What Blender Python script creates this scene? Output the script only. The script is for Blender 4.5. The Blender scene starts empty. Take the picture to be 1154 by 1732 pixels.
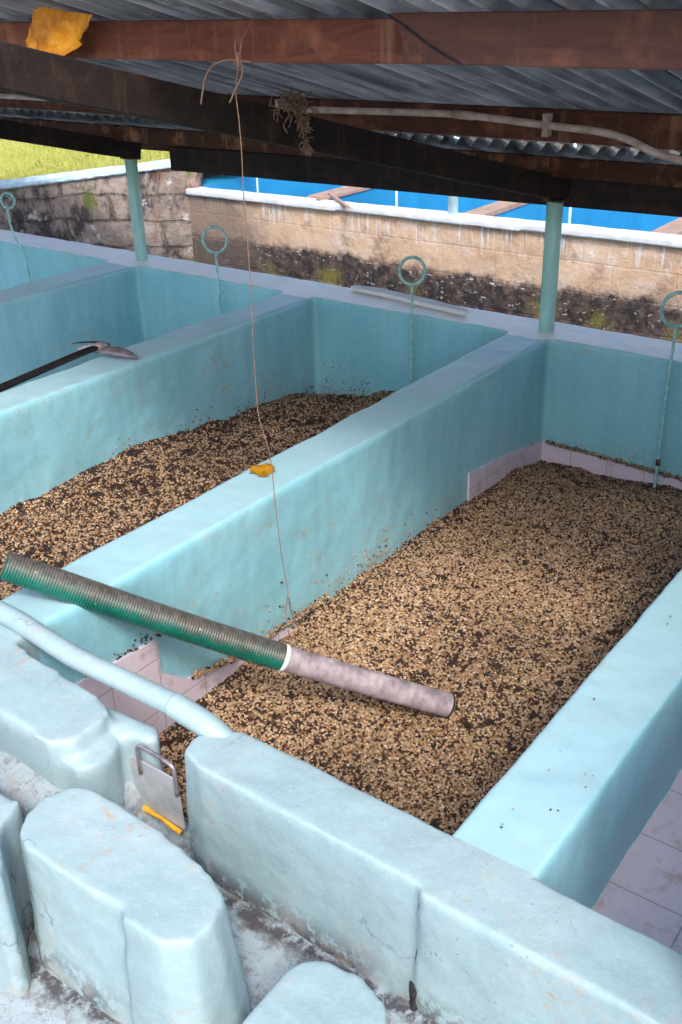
import bpy, bmesh, math, random
import numpy as np
from mathutils import Vector, Matrix, noise
random.seed(7); rng = np.random.default_rng(7)
S = bpy.context.scene
COL = S.collection

# ------------------------------------------------------------------ camera
F_PX, YAW, PITCH, ROLL = 1733.08, math.radians(-37.3303), math.radians(26.987), math.radians(-1.5785)
fw = Vector((math.sin(YAW)*math.cos(PITCH), math.cos(YAW)*math.cos(PITCH), -math.sin(PITCH)))
rt = Vector((math.cos(YAW), -math.sin(YAW), 0)); up = rt.cross(fw)
r2 = math.cos(ROLL)*rt + math.sin(ROLL)*up; u2 = -math.sin(ROLL)*rt + math.cos(ROLL)*up
cd = bpy.data.cameras.new('camera'); cam = bpy.data.objects.new('camera', cd); COL.objects.link(cam)
m = Matrix((r2, u2, -fw)).transposed().to_4x4(); m.translation = Vector((0, 0, 1.6))
cam.matrix_world = m
cd.sensor_fit = 'VERTICAL'; cd.sensor_height = 36; cd.sensor_width = 24
cd.lens = F_PX*36/1732; cd.clip_start = .05; cd.clip_end = 2000
S.camera = cam

# ------------------------------------------------------------------ light
SUN_AZ = math.atan2(1, -1.08); SUN_EL = math.radians(47)
w = bpy.data.worlds.new('World'); S.world = w; w.use_nodes = True
nt = w.node_tree; bg = nt.nodes['Background']
sky = nt.nodes.new('ShaderNodeTexSky'); sky.sky_type = 'NISHITA'; sky.sun_disc = False
sky.sun_elevation = SUN_EL; sky.sun_rotation = SUN_AZ; sky.air_density = .9; sky.dust_density = 4.0; sky.ozone_density = .7
nt.links.new(sky.outputs[0], bg.inputs[0]); bg.inputs[1].default_value = 0.15
sl = bpy.data.lights.new('sun', 'SUN'); sl.energy = .95; sl.angle = math.radians(9); sl.color = (1, .95, .87)
so = bpy.data.objects.new('sun', sl); COL.objects.link(so)
sdir = Vector((math.sin(SUN_AZ)*math.cos(SUN_EL), math.cos(SUN_AZ)*math.cos(SUN_EL), math.sin(SUN_EL)))
so.rotation_euler = sdir.to_track_quat('Z', 'Y').to_euler(); so.location = (3, -3, 5)
S.view_settings.view_transform = 'Standard'; S.view_settings.look = 'None'
S.view_settings.exposure = 1.22; S.view_settings.gamma = 1
S.cycles.max_bounces = 8; S.cycles.diffuse_bounces = 5
S.cycles.use_denoising = True

# ------------------------------------------------------------------ material helper
class NT:
    def __init__(s, name, rough=.6, spec=.5, metal=0.0):
        s.m = bpy.data.materials.new(name); s.m.use_nodes = True
        s.t = s.m.node_tree; s.b = s.t.nodes['Principled BSDF']
        s.b.inputs['Roughness'].default_value = rough; s.b.inputs['Metallic'].default_value = metal
        s.b.inputs['Specular IOR Level'].default_value = spec
        s.geo = s.t.nodes.new('ShaderNodeNewGeometry'); s.pos = s.geo.outputs['Position']
    def N(s, ty, **k):
        n = s.t.nodes.new(ty)
        for a, v in k.items(): setattr(n, a, v)
        return n
    def L(s, a, b): s.t.links.new(a, b)
    def mapv(s, scale=(1, 1, 1), src=None, rot=(0, 0, 0), loc=(0, 0, 0)):
        n = s.N('ShaderNodeMapping'); n.inputs['Scale'].default_value = scale; n.inputs['Rotation'].default_value = rot; n.inputs['Location'].default_value = loc
        s.L(src or s.pos, n.inputs[0]); return n.outputs[0]
    def noise(s, scale, det=4, rough=.55, src=None, dist=0):
        n = s.N('ShaderNodeTexNoise'); n.inputs['Scale'].default_value = scale; n.inputs['Detail'].default_value = det
        n.inputs['Roughness'].default_value = rough; n.inputs['Distortion'].default_value = dist
        s.L(src or s.pos, n.inputs['Vector']); return n.outputs[0]
    def ramp(s, fac, stops):
        n = s.N('ShaderNodeValToRGB'); e = n.color_ramp.elements
        while len(e) < len(stops): e.new(.5)
        for i, (p, c) in enumerate(stops):
            e[i].position = p; e[i].color = (c, c, c, 1) if isinstance(c, (int, float)) else (*c, 1)
        s.L(fac, n.inputs[0]); return n.outputs[0]
    def mix(s, fac, a, b, mode='MIX'):
        n = s.N('ShaderNodeMix', data_type='RGBA', blend_type=mode)
        for sock, v in ((n.inputs[0], fac), (n.inputs[6], a), (n.inputs[7], b)):
            if isinstance(v, (int, float)): sock.default_value = v
            elif isinstance(v, tuple): sock.default_value = (*v, 1)
            else: s.L(v, sock)
        return n.outputs[2]
    def math(s, op, a, b=None):
        n = s.N('ShaderNodeMath', operation=op)
        for i, v in enumerate((a, b)):
            if v is None: continue
            if isinstance(v, (int, float)): n.inputs[i].default_value = v
            else: s.L(v, n.inputs[i])
        return n.outputs[0]
    def xyz(s, src=None):
        n = s.N('ShaderNodeSeparateXYZ'); s.L(src or s.pos, n.inputs[0]); return n.outputs
    def nz(s):
        n = s.N('ShaderNodeSeparateXYZ'); s.L(s.geo.outputs['Normal'], n.inputs[0]); return n.outputs[2]
    def base(s, c):
        if isinstance(c, tuple): s.b.inputs['Base Color'].default_value = (*c, 1)
        else: s.L(c, s.b.inputs['Base Color'])
    def rough(s, c): s.L(c, s.b.inputs['Roughness'])
    def bump(s, h, strength=.3, dist=.01):
        n = s.N('ShaderNodeBump'); n.inputs['Strength'].default_value = strength; n.inputs['Distance'].default_value = dist
        s.L(h, n.inputs['Height']); s.L(n.outputs[0], s.b.inputs['Normal'])

M = {}
def paint(name, c1, c2, dirt=.5, grime_z=None, top=None, line=False, rgh=(.30, .42)):
    k = NT(name, .42)
    c = k.mix(k.ramp(k.noise(1.6, 5), [(.3, 0), (.7, 1)]), c1, c2)
    # brush streaks running down the faces
    st = k.noise(7, 3, .45, k.mapv((1, 1, .16)))
    c = k.mix(k.math('MULTIPLY', k.ramp(st, [(.38, 0), (.85, 1)]), .38), c, tuple(x*.70 for x in c1))
    fine = k.noise(55, 3, .7)
    c = k.mix(k.math('MULTIPLY', k.ramp(fine, [(.45, 0), (.75, 1)]), .22), c, tuple(min(1, x*1.25+.03) for x in c2))
    # brownish bean water stains, patchy
    mask = k.math('MULTIPLY', k.ramp(k.noise(3.1, 3), [(.50, 0), (.68, 1)]), k.ramp(k.noise(38, 6, .75), [(.53, 0), (.63, 1)]))
    c = k.mix(k.math('MULTIPLY', mask, dirt), c, (.42, .27, .15))
    chips = k.math('MULTIPLY', k.ramp(k.noise(95, 2, .5), [(.70, 0), (.74, 1)]), k.ramp(k.noise(1.9, 2, .5, k.mapv(loc=(5, 3, 1))), [(.5, 0), (.6, 1)]))
    c = k.mix(k.math('MULTIPLY', chips, .75), c, (.10, .075, .05))
    if line:                     # pulp stains just above the bean line, with runs
        z = k.xyz()[2]
        zz = k.math('ADD', z, k.math('MULTIPLY', k.noise(5, 4, .6, k.mapv((1, 1, .4))), -.22))
        band = k.ramp(k.math('ADD', zz, 1.0), [(.22, 0), (.26, 1), (.30, 1), (.42, 0)])
        sp = k.ramp(k.noise(42, 6, .8), [(.50, 0), (.60, 1)])
        c = k.mix(k.math('MULTIPLY', k.math('MULTIPLY', band, sp), .85), c, (.36, .22, .10))
        runs = k.math('MULTIPLY', k.ramp(k.noise(14, 3, .6, k.mapv((1, 1, .05))), [(.52, 0), (.80, 1)]), k.ramp(k.nz(), [(.1, 1), (.4, 0)]))
        c = k.mix(k.math('MULTIPLY', runs, .22), c, tuple(x*.55 for x in c1))
    else:
        sc = k.ramp(k.noise(75, 5, .8, k.mapv((1, 1, 1), rot=(.3, .4, .8))), [(.60, 0), (.68, 1)])
        c = k.mix(k.math('MULTIPLY', sc, k.math('MULTIPLY', k.ramp(k.noise(4.5, 4, .6), [(.42, 0), (.62, 1)]), .55)), c, (.30, .27, .26))
    if top is not None:          # worn, dusty upper surfaces; the rear rim's white paints in sky glare
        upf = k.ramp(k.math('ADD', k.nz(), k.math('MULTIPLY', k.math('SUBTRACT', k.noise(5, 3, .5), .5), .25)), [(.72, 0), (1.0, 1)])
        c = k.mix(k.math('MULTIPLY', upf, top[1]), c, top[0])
    if grime_z is not None:      # black grime where wall foot meets the channel floor
        z = k.xyz()[2]
        band = k.ramp(k.math('MULTIPLY', k.math('SUBTRACT', z, grime_z), 6.0), [(.10, 1), (.62, 0)])
        spots = k.ramp(k.noise(24, 6, .75), [(.43, 0), (.50, 1)])
        big = k.ramp(k.noise(4.2, 3, .5), [(.32, 0), (.46, 1)])
        g = k.math('MULTIPLY', k.math('MULTIPLY', band, spots), big)
        c = k.mix(k.math('MULTIPLY', g, .95), c, (.055, .045, .05))
        wide = k.ramp(k.math('MULTIPLY', k.math('SUBTRACT', z, grime_z), 3.2), [(0.0, 1), (.6, 0)])
        g2 = k.math('MULTIPLY', wide, k.ramp(k.noise(13, 5, .7), [(.48, 0), (.62, 1)]))
        c = k.mix(k.math('MULTIPLY', g2, .5), c, (.40, .36, .32))
    if not line:                 # hairline cracks in the old paint
        vo = k.N('ShaderNodeTexVoronoi', feature='DISTANCE_TO_EDGE'); vo.inputs['Scale'].default_value = 3.2
        wv = k.N('ShaderNodeVectorMath', operation='ADD'); nz_ = k.N('ShaderNodeTexNoise'); nz_.inputs['Scale'].default_value = 7; nz_.inputs['Detail'].default_value = 5
        k.L(k.pos, nz_.inputs['Vector']); sv = k.N('ShaderNodeVectorMath', operation='SCALE'); sv.inputs[3].default_value = .22
        k.L(nz_.outputs[1], sv.inputs[0]); k.L(k.pos, wv.inputs[0]); k.L(sv.outputs[0], wv.inputs[1]); k.L(wv.outputs[0], vo.inputs['Vector'])
        cr = k.math('MULTIPLY', k.ramp(vo.outputs['Distance'], [(.004, 1), (.011, 0)]), k.ramp(k.noise(2.7, 3, .5, k.mapv(loc=(8, 1, 4))), [(.52, 0), (.62, .7)]))
        c = k.mix(cr, c, (.13, .14, .14))
    k.base(c)
    k.rough(k.ramp(k.noise(3, 2), [(.1, rgh[0]), (.9, rgh[1])]))
    h = k.math('ADD', k.math('MULTIPLY', k.noise(22, 5, .65), 1.0), k.math('MULTIPLY', k.noise(140, 3, .7), .45))
    k.bump(h, .22 if line else .28, .004 if line else .007)
    return k.m
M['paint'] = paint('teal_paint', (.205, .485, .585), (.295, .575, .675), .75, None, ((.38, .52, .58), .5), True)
M['paint_near'] = paint('daylit_teal_paint', (.24, .36, .405), (.325, .445, .49), .95, -.35, rgh=(.42, .62))  # same paint as inside, darkened to balance the stronger light out front
M['paint_rim'] = paint('sky_glare_rim_paint', (.19, .49, .57), (.27, .57, .645), .5, None, ((.88, .89, .90), 1.0), True)  # tops whitened to stand for bright sky reflected at a low angle

def simple(name, c, rough=.6, var=.25, sc=20, metal=0, bump=.2, dist=.003, stretch=(1, 1, 1), c2=None):
    k = NT(name, rough, metal=metal)
    f = k.ramp(k.noise(sc, 5, .6, k.mapv(stretch)), [(.35, 0), (.68, 1)])
    k.base(k.mix(f, tuple(x*(1-var) for x in c), c2 or tuple(min(1, x*(1+var)) for x in c)))
    k.bump(k.noise(sc*3, 4, .6, k.mapv(stretch)), bump, dist)
    return k.m

# tiles : lilac glaze with thin grout and grime
def tile_mat(name, rough, axes, tint):
    k = NT(name, rough)
    xs = k.xyz()
    def grid(o, off):
        a = k.math('FRACT', k.math('ADD', k.math('MULTIPLY', o, 5.0), off))
        return k.math('MINIMUM', a, k.math('SUBTRACT', 1.0, a))
    offs = {0: .05, 1: .78, 2: .70}
    g = k.math('MINIMUM', grid(xs[axes[0]], offs[axes[0]]), grid(xs[axes[1]], offs[axes[1]]))
    line = k.ramp(g, [(.008, 1), (.014, 0)])
    c = k.mix(k.ramp(k.noise(3, 4), [(.3, 0), (.7, 1)]), tint, tuple(min(1, x*1.12) for x in tint))
    c = k.mix(k.math('MULTIPLY', k.ramp(k.noise(30, 5, .7), [(.55, 0), (.7, 1)]), .35), c, (.38, .33, .38))
    c = k.mix(k.math('MULTIPLY', k.ramp(k.noise(11, 5, .7), [(.56, 0), (.68, .6)]), 1.0), c, (.34, .25, .19))
    c = k.mix(k.math('MULTIPLY', line, .55), c, (.16, .13, .13))
    k.base(c)
    k.bump(k.math('ADD', k.math('MULTIPLY', line, -1.0), k.math('MULTIPLY', k.noise(5, 2), .6)), .25, .003)
    return k.m
M['tile_x'] = tile_mat('lilac_tile_side', .28, (1, 2), (.58, .51, .60))
M['tile_y'] = tile_mat('lilac_tile_end', .28, (0, 2), (.58, .51, .60))
M['tile_f'] = tile_mat('lilac_tile_floor', .16, (0, 1), (.56, .52, .62))

# wood of the roof
def wood_mat(name, c1, c2, scale=(1, 6, 6), rust=.5):
    k = NT(name, .75, .3)
    n1 = k.noise(3, 6, .65, k.mapv(scale), 1.0)
    c = k.mix(k.ramp(n1, [(.3, 0), (.7, 1)]), c1, c2)
    c = k.mix(k.math('MULTIPLY', k.ramp(k.noise(9, 4, .6), [(.52, 0), (.72, 1)]), rust), c, (.36, .15, .08))
    c = k.mix(k.math('MULTIPLY', k.ramp(k.noise(20, 3, .6, k.mapv((1, 1, .08))), [(.58, 0), (.72, 1)]), rust*.6), c, (.42, .24, .15))
    c = k.mix(k.ramp(k.noise(2.3, 3), [(.55, 0), (.75, .5)]), c, tuple(x*.3 for x in c1))
    k.base(c); k.bump(k.noise(30, 5, .65, k.mapv((.25, 2, 2))), .5, .006)
    return k.m
M['purlin'] = wood_mat('red_brown_wood', (.08, .027, .017), (.21, .070, .042), rust=.6)
M['purlin_mid'] = wood_mat('brown_wood', (.05, .018, .012), (.11, .038, .024), rust=.5)
M['purlin_dark'] = wood_mat('dark_brown_wood', (.040, .016, .010), (.085, .032, .018), rust=.8)
M['purlin_b'] = wood_mat('dusty_brown_wood', (.075, .034, .028), (.135, .060, .048), rust=.4)
M['rafter'] = wood_mat('dark_tarred_wood', (.010, .007, .007), (.024, .015, .013), (4, 1, 4), .10)
M['fascia'] = wood_mat('black_wood', (.012, .009, .009), (.03, .018, .016), (1, 6, 6), .08)
def sheet_mat():
    k = NT('weathered_corrugated_sheet', .6, .4, .25)
    c = k.mix(k.ramp(k.noise(6, 5, .65, k.mapv((1, .35, 1))), [(.3, 0), (.7, 1)]), (.30, .315, .33), (.58, .58, .59))
    c = k.mix(k.ramp(k.noise(16, 5, .7, k.mapv((2, .3, 1))), [(.55, 0), (.75, .7)]), c, (.12, .13, .145))
    c = k.mix(k.ramp(k.noise(3, 3, .6, k.mapv((11, .35, 1))), [(.42, 0), (.66, .75)]), c, (.13, .135, .14))
    c = k.mix(k.ramp(k.noise(28, 3, .6), [(.66, 0), (.74, .8)]), c, (.55, .55, .53))
    k.base(c); k.bump(k.noise(60, 4), .25, .003); return k.m
M['sheet'] = sheet_mat()

# channel floor: dirty painted concrete
def floor_mat():
    k = NT('dirty_channel_concrete', .75, .3)
    c = k.mix(k.ramp(k.noise(5, 6, .7), [(.35, 0), (.65, 1)]), (.25, .32, .36), (.36, .43, .47))
    c = k.mix(k.ramp(k.noise(17, 7, .8), [(.50, 0), (.60, .85)]), c, (.16, .165, .175))
    c = k.mix(k.ramp(k.noise(7, 6, .75, k.mapv(loc=(3, 1, 0))), [(.54, 0), (.66, .7)]), c, (.27, .26, .245))
    c = k.mix(k.ramp(k.noise(60, 4, .7), [(.62, 0), (.70, .7)]), c, (.07, .06, .06))
    y = k.math('ADD', k.xyz()[1], k.math('MULTIPLY', k.math('SUBTRACT', k.noise(9, 5, .7), .5), .09))
    for y0 in (1.225, .835):     # mould gathered along the wall feet
        ln = k.ramp(k.math('ABSOLUTE', k.math('SUBTRACT', y, y0)), [(.012, 1), (.034, 0)])
        c = k.mix(k.math('MULTIPLY', ln, k.ramp(k.noise(26, 5, .75), [(.40, 0), (.52, .9)])), c, (.05, .042, .05))
    k.base(c); k.bump(k.noise(35, 6, .7), .7, .008); return k.m
M['chan'] = floor_mat()

def block_wall_mat():
    k = NT('grey_stone_blocks', .9, .2)
    xs = k.xyz(); cb = k.N('ShaderNodeCombineXYZ')
    wob = k.math('MULTIPLY', k.noise(2.6, 3), .16)
    k.L(k.math('ADD', xs[1], wob), cb.inputs[0]); k.L(k.math('ADD', xs[2], k.math('MULTIPLY', k.noise(2.2, 3, .5, k.mapv(loc=(4, 4, 4))), .16)), cb.inputs[1])
    br = k.N('ShaderNodeTexBrick'); k.L(cb.outputs[0], br.inputs[0]); br.inputs['Scale'].default_value = 1
    br.inputs['Brick Width'].default_value = .44; br.inputs['Row Height'].default_value = .20; br.inputs['Mortar Size'].default_value = .012
    br.inputs['Mortar Smooth'].default_value = .3; br.inputs['Bias'].default_value = 0
    br.inputs['Color1'].default_value = (.17, .135, .12, 1); br.inputs['Color2'].default_value = (.33, .285, .265, 1); br.inputs['Mortar'].default_value = (.06, .045, .04, 1)
    c = k.mix(k.ramp(k.noise(9, 6, .75), [(.35, 0), (.7, .8)]), br.outputs[0], (.42, .36, .34))
    c = k.mix(k.ramp(k.noise(5, 6, .75, k.mapv((1, 1, .6))), [(.49, 0), (.60, .85)]), c, (.035, .035, .045))
    c = k.mix(k.ramp(k.noise(7, 5, .7, k.mapv(loc=(2, 7, 1))), [(.60, 0), (.66, .85)]), c, (.55, .55, .60))
    y = xs[1]
    near = k.ramp(k.math('SUBTRACT', y, 5.7), [(.2, 0), (.45, 1)])
    rust = k.math('MULTIPLY', near, k.ramp(k.noise(6, 5, .7, k.mapv((1, 1, .5), loc=(1, 2, 3))), [(.54, 0), (.62, .85)]))
    c = k.mix(rust, c, (.22, .075, .02))
    moss = k.math('MULTIPLY', k.ramp(k.noise(4, 5, .7, k.mapv(loc=(9, 2, 3))), [(.56, 0), (.63, 1)]), .8)
    c = k.mix(moss, c, (.10, .14, .03))
    k.base(c)
    k.bump(k.math('ADD', k.math('MULTIPLY', br.outputs[1], -1.2), k.noise(18, 6, .7)), .9, .02); return k.m
M['blocks'] = block_wall_mat()

def render_wall_mat():
    k = NT('stained_tan_render', .85, .2)
    xs = k.xyz(); z = xs[2]; cb = k.N('ShaderNodeCombineXYZ'); k.L(xs[0], cb.inputs[0]); k.L(z, cb.inputs[1])
    br = k.N('ShaderNodeTexBrick'); k.L(cb.outputs[0], br.inputs[0]); br.inputs['Scale'].default_value = 1
    br.inputs['Brick Width'].default_value = .42; br.inputs['Row Height'].default_value = .2; br.inputs['Mortar Size'].default_value = .008
    br.inputs['Mortar Smooth'].default_value = .6
    c = k.mix(k.ramp(k.noise(3, 6, .7), [(.3, 0), (.7, 1)]), (.50, .345, .24), (.68, .52, .40))
    c = k.mix(k.math('MULTIPLY', br.outputs[1], k.math('MULTIPLY', k.ramp(k.noise(2, 3), [(.45, 0), (.65, 1)]), .16)), c, (.25, .19, .15))
    c = k.mix(k.ramp(k.noise(7, 5, .7), [(.50, 0), (.70, .8)]), c, (.66, .58, .54))
    c = k.mix(k.ramp(k.noise(2.6, 6, .75, k.mapv(loc=(3, 0, 2))), [(.54, 0), (.66, .8)]), c, (.22, .16, .13))
    # white paint drips under the coping
    drip = k.ramp(k.noise(30, 3, .6, k.mapv((1, 1, .05))), [(.56, 0), (.62, 1)])
    top = k.ramp(k.math('ADD', z, k.math('MULTIPLY', k.noise(5, 2, .5, k.mapv((1, 1, .02))), .22)), [(.08, 0), (.19, 1)])
    c = k.mix(k.math('MULTIPLY', k.math('MULTIPLY', drip, top), .75), c, (.66, .70, .78))
    # black mould band, then mossy blocks underneath
    zz = k.math('ADD', k.math('ADD', z, k.math('MULTIPLY', k.noise(3.2, 5, .7), .26)), k.math('MULTIPLY', k.noise(14, 4, .7), .10))
    low = k.ramp(k.math('ADD', zz, .5), [(.46, 1), (.52, 0)])
    lowc = k.mix(k.ramp(k.noise(11, 6, .75), [(.45, 0), (.68, 1)]), (.045, .038, .042), (.20, .15, .13))
    lowc = k.mix(k.ramp(k.noise(17, 4, .7, k.mapv((1, 1, 2))), [(.61, 0), (.66, .9)]), lowc, (.62, .62, .66))
    ms = k.math('MULTIPLY', k.ramp(k.math('ADD', z, .6), [(.24, .85), (.34, 0)]), k.ramp(k.noise(3, 5, .7, k.mapv((1.2, 1, .7))), [(.50, 0), (.60, 1)]))
    lowc = k.mix(ms, lowc, (.24, .22, .06))
    c = k.mix(low, c, lowc)
    leftdirt = k.ramp(k.math('ADD', k.math('MULTIPLY', xs[0], -.5), k.math('MULTIPLY', k.noise(4, 5, .7), .4)), [(2.95, 0), (3.15, .8)])
    c = k.mix(k.ramp(k.math('SUBTRACT', k.math('ADD', k.math('MULTIPLY', xs[0], -1), k.math('MULTIPLY', k.noise(4, 5, .7), .8)), 5.6), [(.1, 0), (.5, .75)]), c, (.15, .12, .11))
    k.base(c); k.bump(k.math('ADD', k.noise(14, 6, .75), k.math('MULTIPLY', br.outputs[1], -.12)), .8, .015); return k.m
M['render'] = render_wall_mat()
M['coping'] = simple('white_worn_coping', (.62, .68, .76), .6, .14, 9, bump=.5, dist=.006)
M['lchan'] = simple('pale_blue_coping', (.42, .58, .68), .6, .3, 12, bump=.5, dist=.006)
M['blue'] = simple('bright_blue_paint', (.022, .28, .56), .5, .12, 3)
M['blue_rim'] = simple('brown_dusty_rim', (.34, .24, .19), .8, .2, 12)
M['pole'] = simple('pale_pole_paint', (.50, .72, .74), .5, .1, 20)
M['post'] = simple('mint_post_paint', (.36, .66, .60), .42, .16, 16, stretch=(1, 1, .2), bump=.2)
M['rod'] = simple('mint_rod_paint', (.30, .58, .55), .5, .3, 40)
M['pipe'] = M['paint_near']
M['rust'] = simple('rusty_iron', (.10, .045, .025), .8, .5, 40)
M['conduit'] = simple('dusty_conduit', (.44, .31, .27), .6, .3, 16, c2=(.58, .50, .47))
M['string'] = simple('sisal_string', (.22, .13, .095), .9, .25, 120)
M['cobweb'] = simple('dusty_fibre', (.20, .13, .10), 1, .35, 60)
M['rag'] = simple('yellow_rag', (.58, .19, .004), .55, .3, 14, c2=(.86, .38, .015), bump=.5, dist=.01)
M['leaf'] = simple('yellow_leaf', (.74, .40, .02), .6, .25, 60)
M['blade'] = simple('worn_steel', (.36, .32, .36), .5, .3, 25, metal=.3)
M['handle'] = simple('dark_wet_wood', (.010, .007, .008), .35, .4, 20)
M['board'] = simple('worn_white_board', (.66, .68, .66), .7, .15, 10, stretch=(1, 5, 5))
M['plate'] = simple('grey_painted_steel', (.40, .46, .48), .45, .2, 18, metal=.2, c2=(.50, .51, .56))
M['bar'] = simple('scuffed_steel_bar', (.30, .27, .30), .4, .4, 40, metal=.6)
M['foam'] = simple('yellow_foam', (.70, .36, .02), .9, .25, 70, bump=.8)
def hose_mat():
    k = NT('green_ribbed_hose', .35)
    n = k.nz()
    dirt = k.math('MULTIPLY', k.ramp(k.math('ADD', n, k.math('MULTIPLY', k.noise(16, 5, .7), .9)), [(.62, 0), (.95, 1)]), .88)
    dc = k.mix(k.ramp(k.noise(40, 5, .7), [(.35, 0), (.7, 1)]), (.05, .038, .036), (.15, .112, .105))
    g = k.mix(k.ramp(k.noise(9, 4), [(.3, 0), (.7, 1)]), (.003, .075, .055), (.006, .16, .12))
    c = k.mix(dirt, g, dc)
    c = k.mix(k.ramp(k.noise(55, 3, .6, k.mapv((1, 1, .4))), [(.70, 0), (.74, .8)]), c, (.6, .72, .75))
    k.base(c); k.bump(k.noise(150, 3), .3, .002); return k.m
M['hose'] = hose_mat()
M['grey_pipe'] = simple('grey_lilac_pipe', (.26, .22, .25), .6, .35, 14, c2=(.43, .37, .41), stretch=(1, 1, 1))
M['white'] = simple('white_paint_band', (.72, .75, .76), .5, .1, 20)
def bean_mat(name='bean'):
    k = NT(name, .55, .35)
    a = k.N('ShaderNodeVertexColor'); a.layer_name = 'Col'
    k.base(k.mix(k.ramp(k.noise(300, 3), [(.4, 0), (.8, .12)]), a.outputs[0], (.20, .14, .09))); return k.m
M['bean'] = bean_mat()
def lawn_mat():
    k = NT('lawn', .9, .2)
    c = k.mix(k.ramp(k.noise(14, 6, .75), [(.35, 0), (.65, 1)]), (.38, .44, .08), (.56, .56, .18))
    c = k.mix(k.ramp(k.noise(5, 4, .7), [(.56, 0), (.72, .7)]), c, (.56, .50, .24))
    k.base(c); k.bump(k.noise(60, 4, .7), .9, .03); return k.m
M['lawn'] = lawn_mat()
M['earth'] = simple('damp_earth', (.10, .085, .06), .95, .35, 6, bump=.8, dist=.02)
M['hole'] = simple('recess_shade_black', (.02, .02, .025), .9, .4, 60)  # black painted in for the shade inside holes, joints and laps

# ------------------------------------------------------------------ mesh helpers
def link(name, bm_or_me, mat=None, parent=None, smooth=False, **props):
    if isinstance(bm_or_me, bmesh.types.BMesh):
        me = bpy.data.meshes.new(name); bm_or_me.to_mesh(me); bm_or_me.free()
    else: me = bm_or_me
    if mat is not None: me.materials.append(M[mat] if isinstance(mat, str) else mat)
    o = bpy.data.objects.new(name, me); COL.objects.link(o)
    if smooth:
        me.polygons.foreach_set('use_smooth', [True]*len(me.polygons))
    if parent is not None:
        o.parent = parent; o.matrix_parent_inverse = parent.matrix_world.inverted() if parent.location.length > 0 else Matrix()
    for a, v in props.items(): o[a] = v
    return o
def empty(name, loc=(0, 0, 0), **props):
    o = bpy.data.objects.new(name, None); COL.objects.link(o); o.location = loc; o.empty_display_size = .1
    o.matrix_world = Matrix.Translation(loc)
    for a, v in props.items(): o[a] = v
    return o
def poly_prism(bm, top, z0, z1, bottom=None):
    bottom = bottom or top
    a = [bm.verts.new((x, y, z1)) for x, y in top]; b = [bm.verts.new((x, y, z0)) for x, y in bottom]
    n = len(a)
    bm.faces.new(a); bm.faces.new(b[::-1])
    for i in range(n): bm.faces.new((b[i], b[(i+1) % n], a[(i+1) % n], a[i]))
    return bm
def box(bm, x0, x1, y0, y1, z0, z1):
    return poly_prism(bm, [(x0, y0), (x1, y0), (x1, y1), (x0, y1)], z0, z1)
def flare(poly, d):
    cx = sum(p[0] for p in poly)/len(poly); cy = sum(p[1] for p in poly)/len(poly)
    out = []
    for x, y in poly:
        l = math.hypot(x-cx, y-cy); out.append((x+(x-cx)/l*d, y+(y-cy)/l*d))
    return out
def tube(bm, pts, r, seg=12, cap=True, closed=False, rfun=None):
    P = [Vector(p) for p in pts]; n = len(P); rings = []
    t0 = (P[1]-P[0]).normalized(); a = Vector((0, 0, 1)) if abs(t0.z) < .9 else Vector((1, 0, 0))
    nrm = t0.cross(a).normalized()
    for i in range(n):
        if closed: t = (P[(i+1) % n]-P[i-1]).normalized()
        else: t = (P[min(i+1, n-1)]-P[max(i-1, 0)]).normalized()
        nrm = (nrm - t*nrm.dot(t)).normalized(); b = t.cross(nrm)
        rr = rfun(i) if rfun else (r[i] if isinstance(r, (list, tuple)) else r)
        rings.append([bm.verts.new(P[i]+(nrm*math.cos(2*math.pi*k/seg)+b*math.sin(2*math.pi*k/seg))*rr) for k in range(seg)])
    for i in range(n if closed else n-1):
        A, B = rings[i], rings[(i+1) % n]
        for k in range(seg): bm.faces.new((A[k], A[(k+1) % seg], B[(k+1) % seg], B[k]))
    if cap and not closed: bm.faces.new(rings[0][::-1]); bm.faces.new(rings[-1])
    return bm
def smooth_path(pts, sub=6):
    P = [Vector(p) for p in pts]; out = []
    for i in range(len(P)-1):
        p0 = P[max(i-1, 0)]; p1 = P[i]; p2 = P[i+1]; p3 = P[min(i+2, len(P)-1)]
        for k in range(sub):
            t = k/sub
            out.append(.5*((2*p1)+(-p0+p2)*t+(2*p0-5*p1+4*p2-p3)*t*t+(-p0+3*p1-3*p2+p3)*t**3))
    out.append(P[-1]); return out
def evaluated(o):
    dg = bpy.context.evaluated_depsgraph_get(); dg.update()
    return bpy.data.meshes.new_from_object(o.evaluated_get(dg))
tex = bpy.data.textures.new('lumps', 'CLOUDS'); tex.noise_scale = .22; tex.noise_depth = 2
tex2 = bpy.data.textures.new('dimples', 'CLOUDS'); tex2.noise_scale = .06; tex2.noise_depth = 2
def plaster(bm, voxel, smooth_it, amp=.012, amp2=.003):
    """hand plastered concrete: fused, softened and slightly wavy"""
    bmesh.ops.recalc_face_normals(bm, faces=bm.faces)
    me = bpy.data.meshes.new('tmp'); bm.to_mesh(me); bm.free()
    o = bpy.data.objects.new('tmp', me); COL.objects.link(o)
    r = o.modifiers.new('r', 'REMESH'); r.mode = 'VOXEL'; r.voxel_size = voxel
    s = o.modifiers.new('s', 'SMOOTH'); s.factor = .5; s.iterations = smooth_it
    for t, a in ((tex, amp), (tex2, amp2)):
        d = o.modifiers.new('d', 'DISPLACE'); d.texture = t; d.strength = a; d.mid_level = .5; d.texture_coords = 'GLOBAL'
    out = evaluated(o); bpy.data.objects.remove(o); return out
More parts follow.
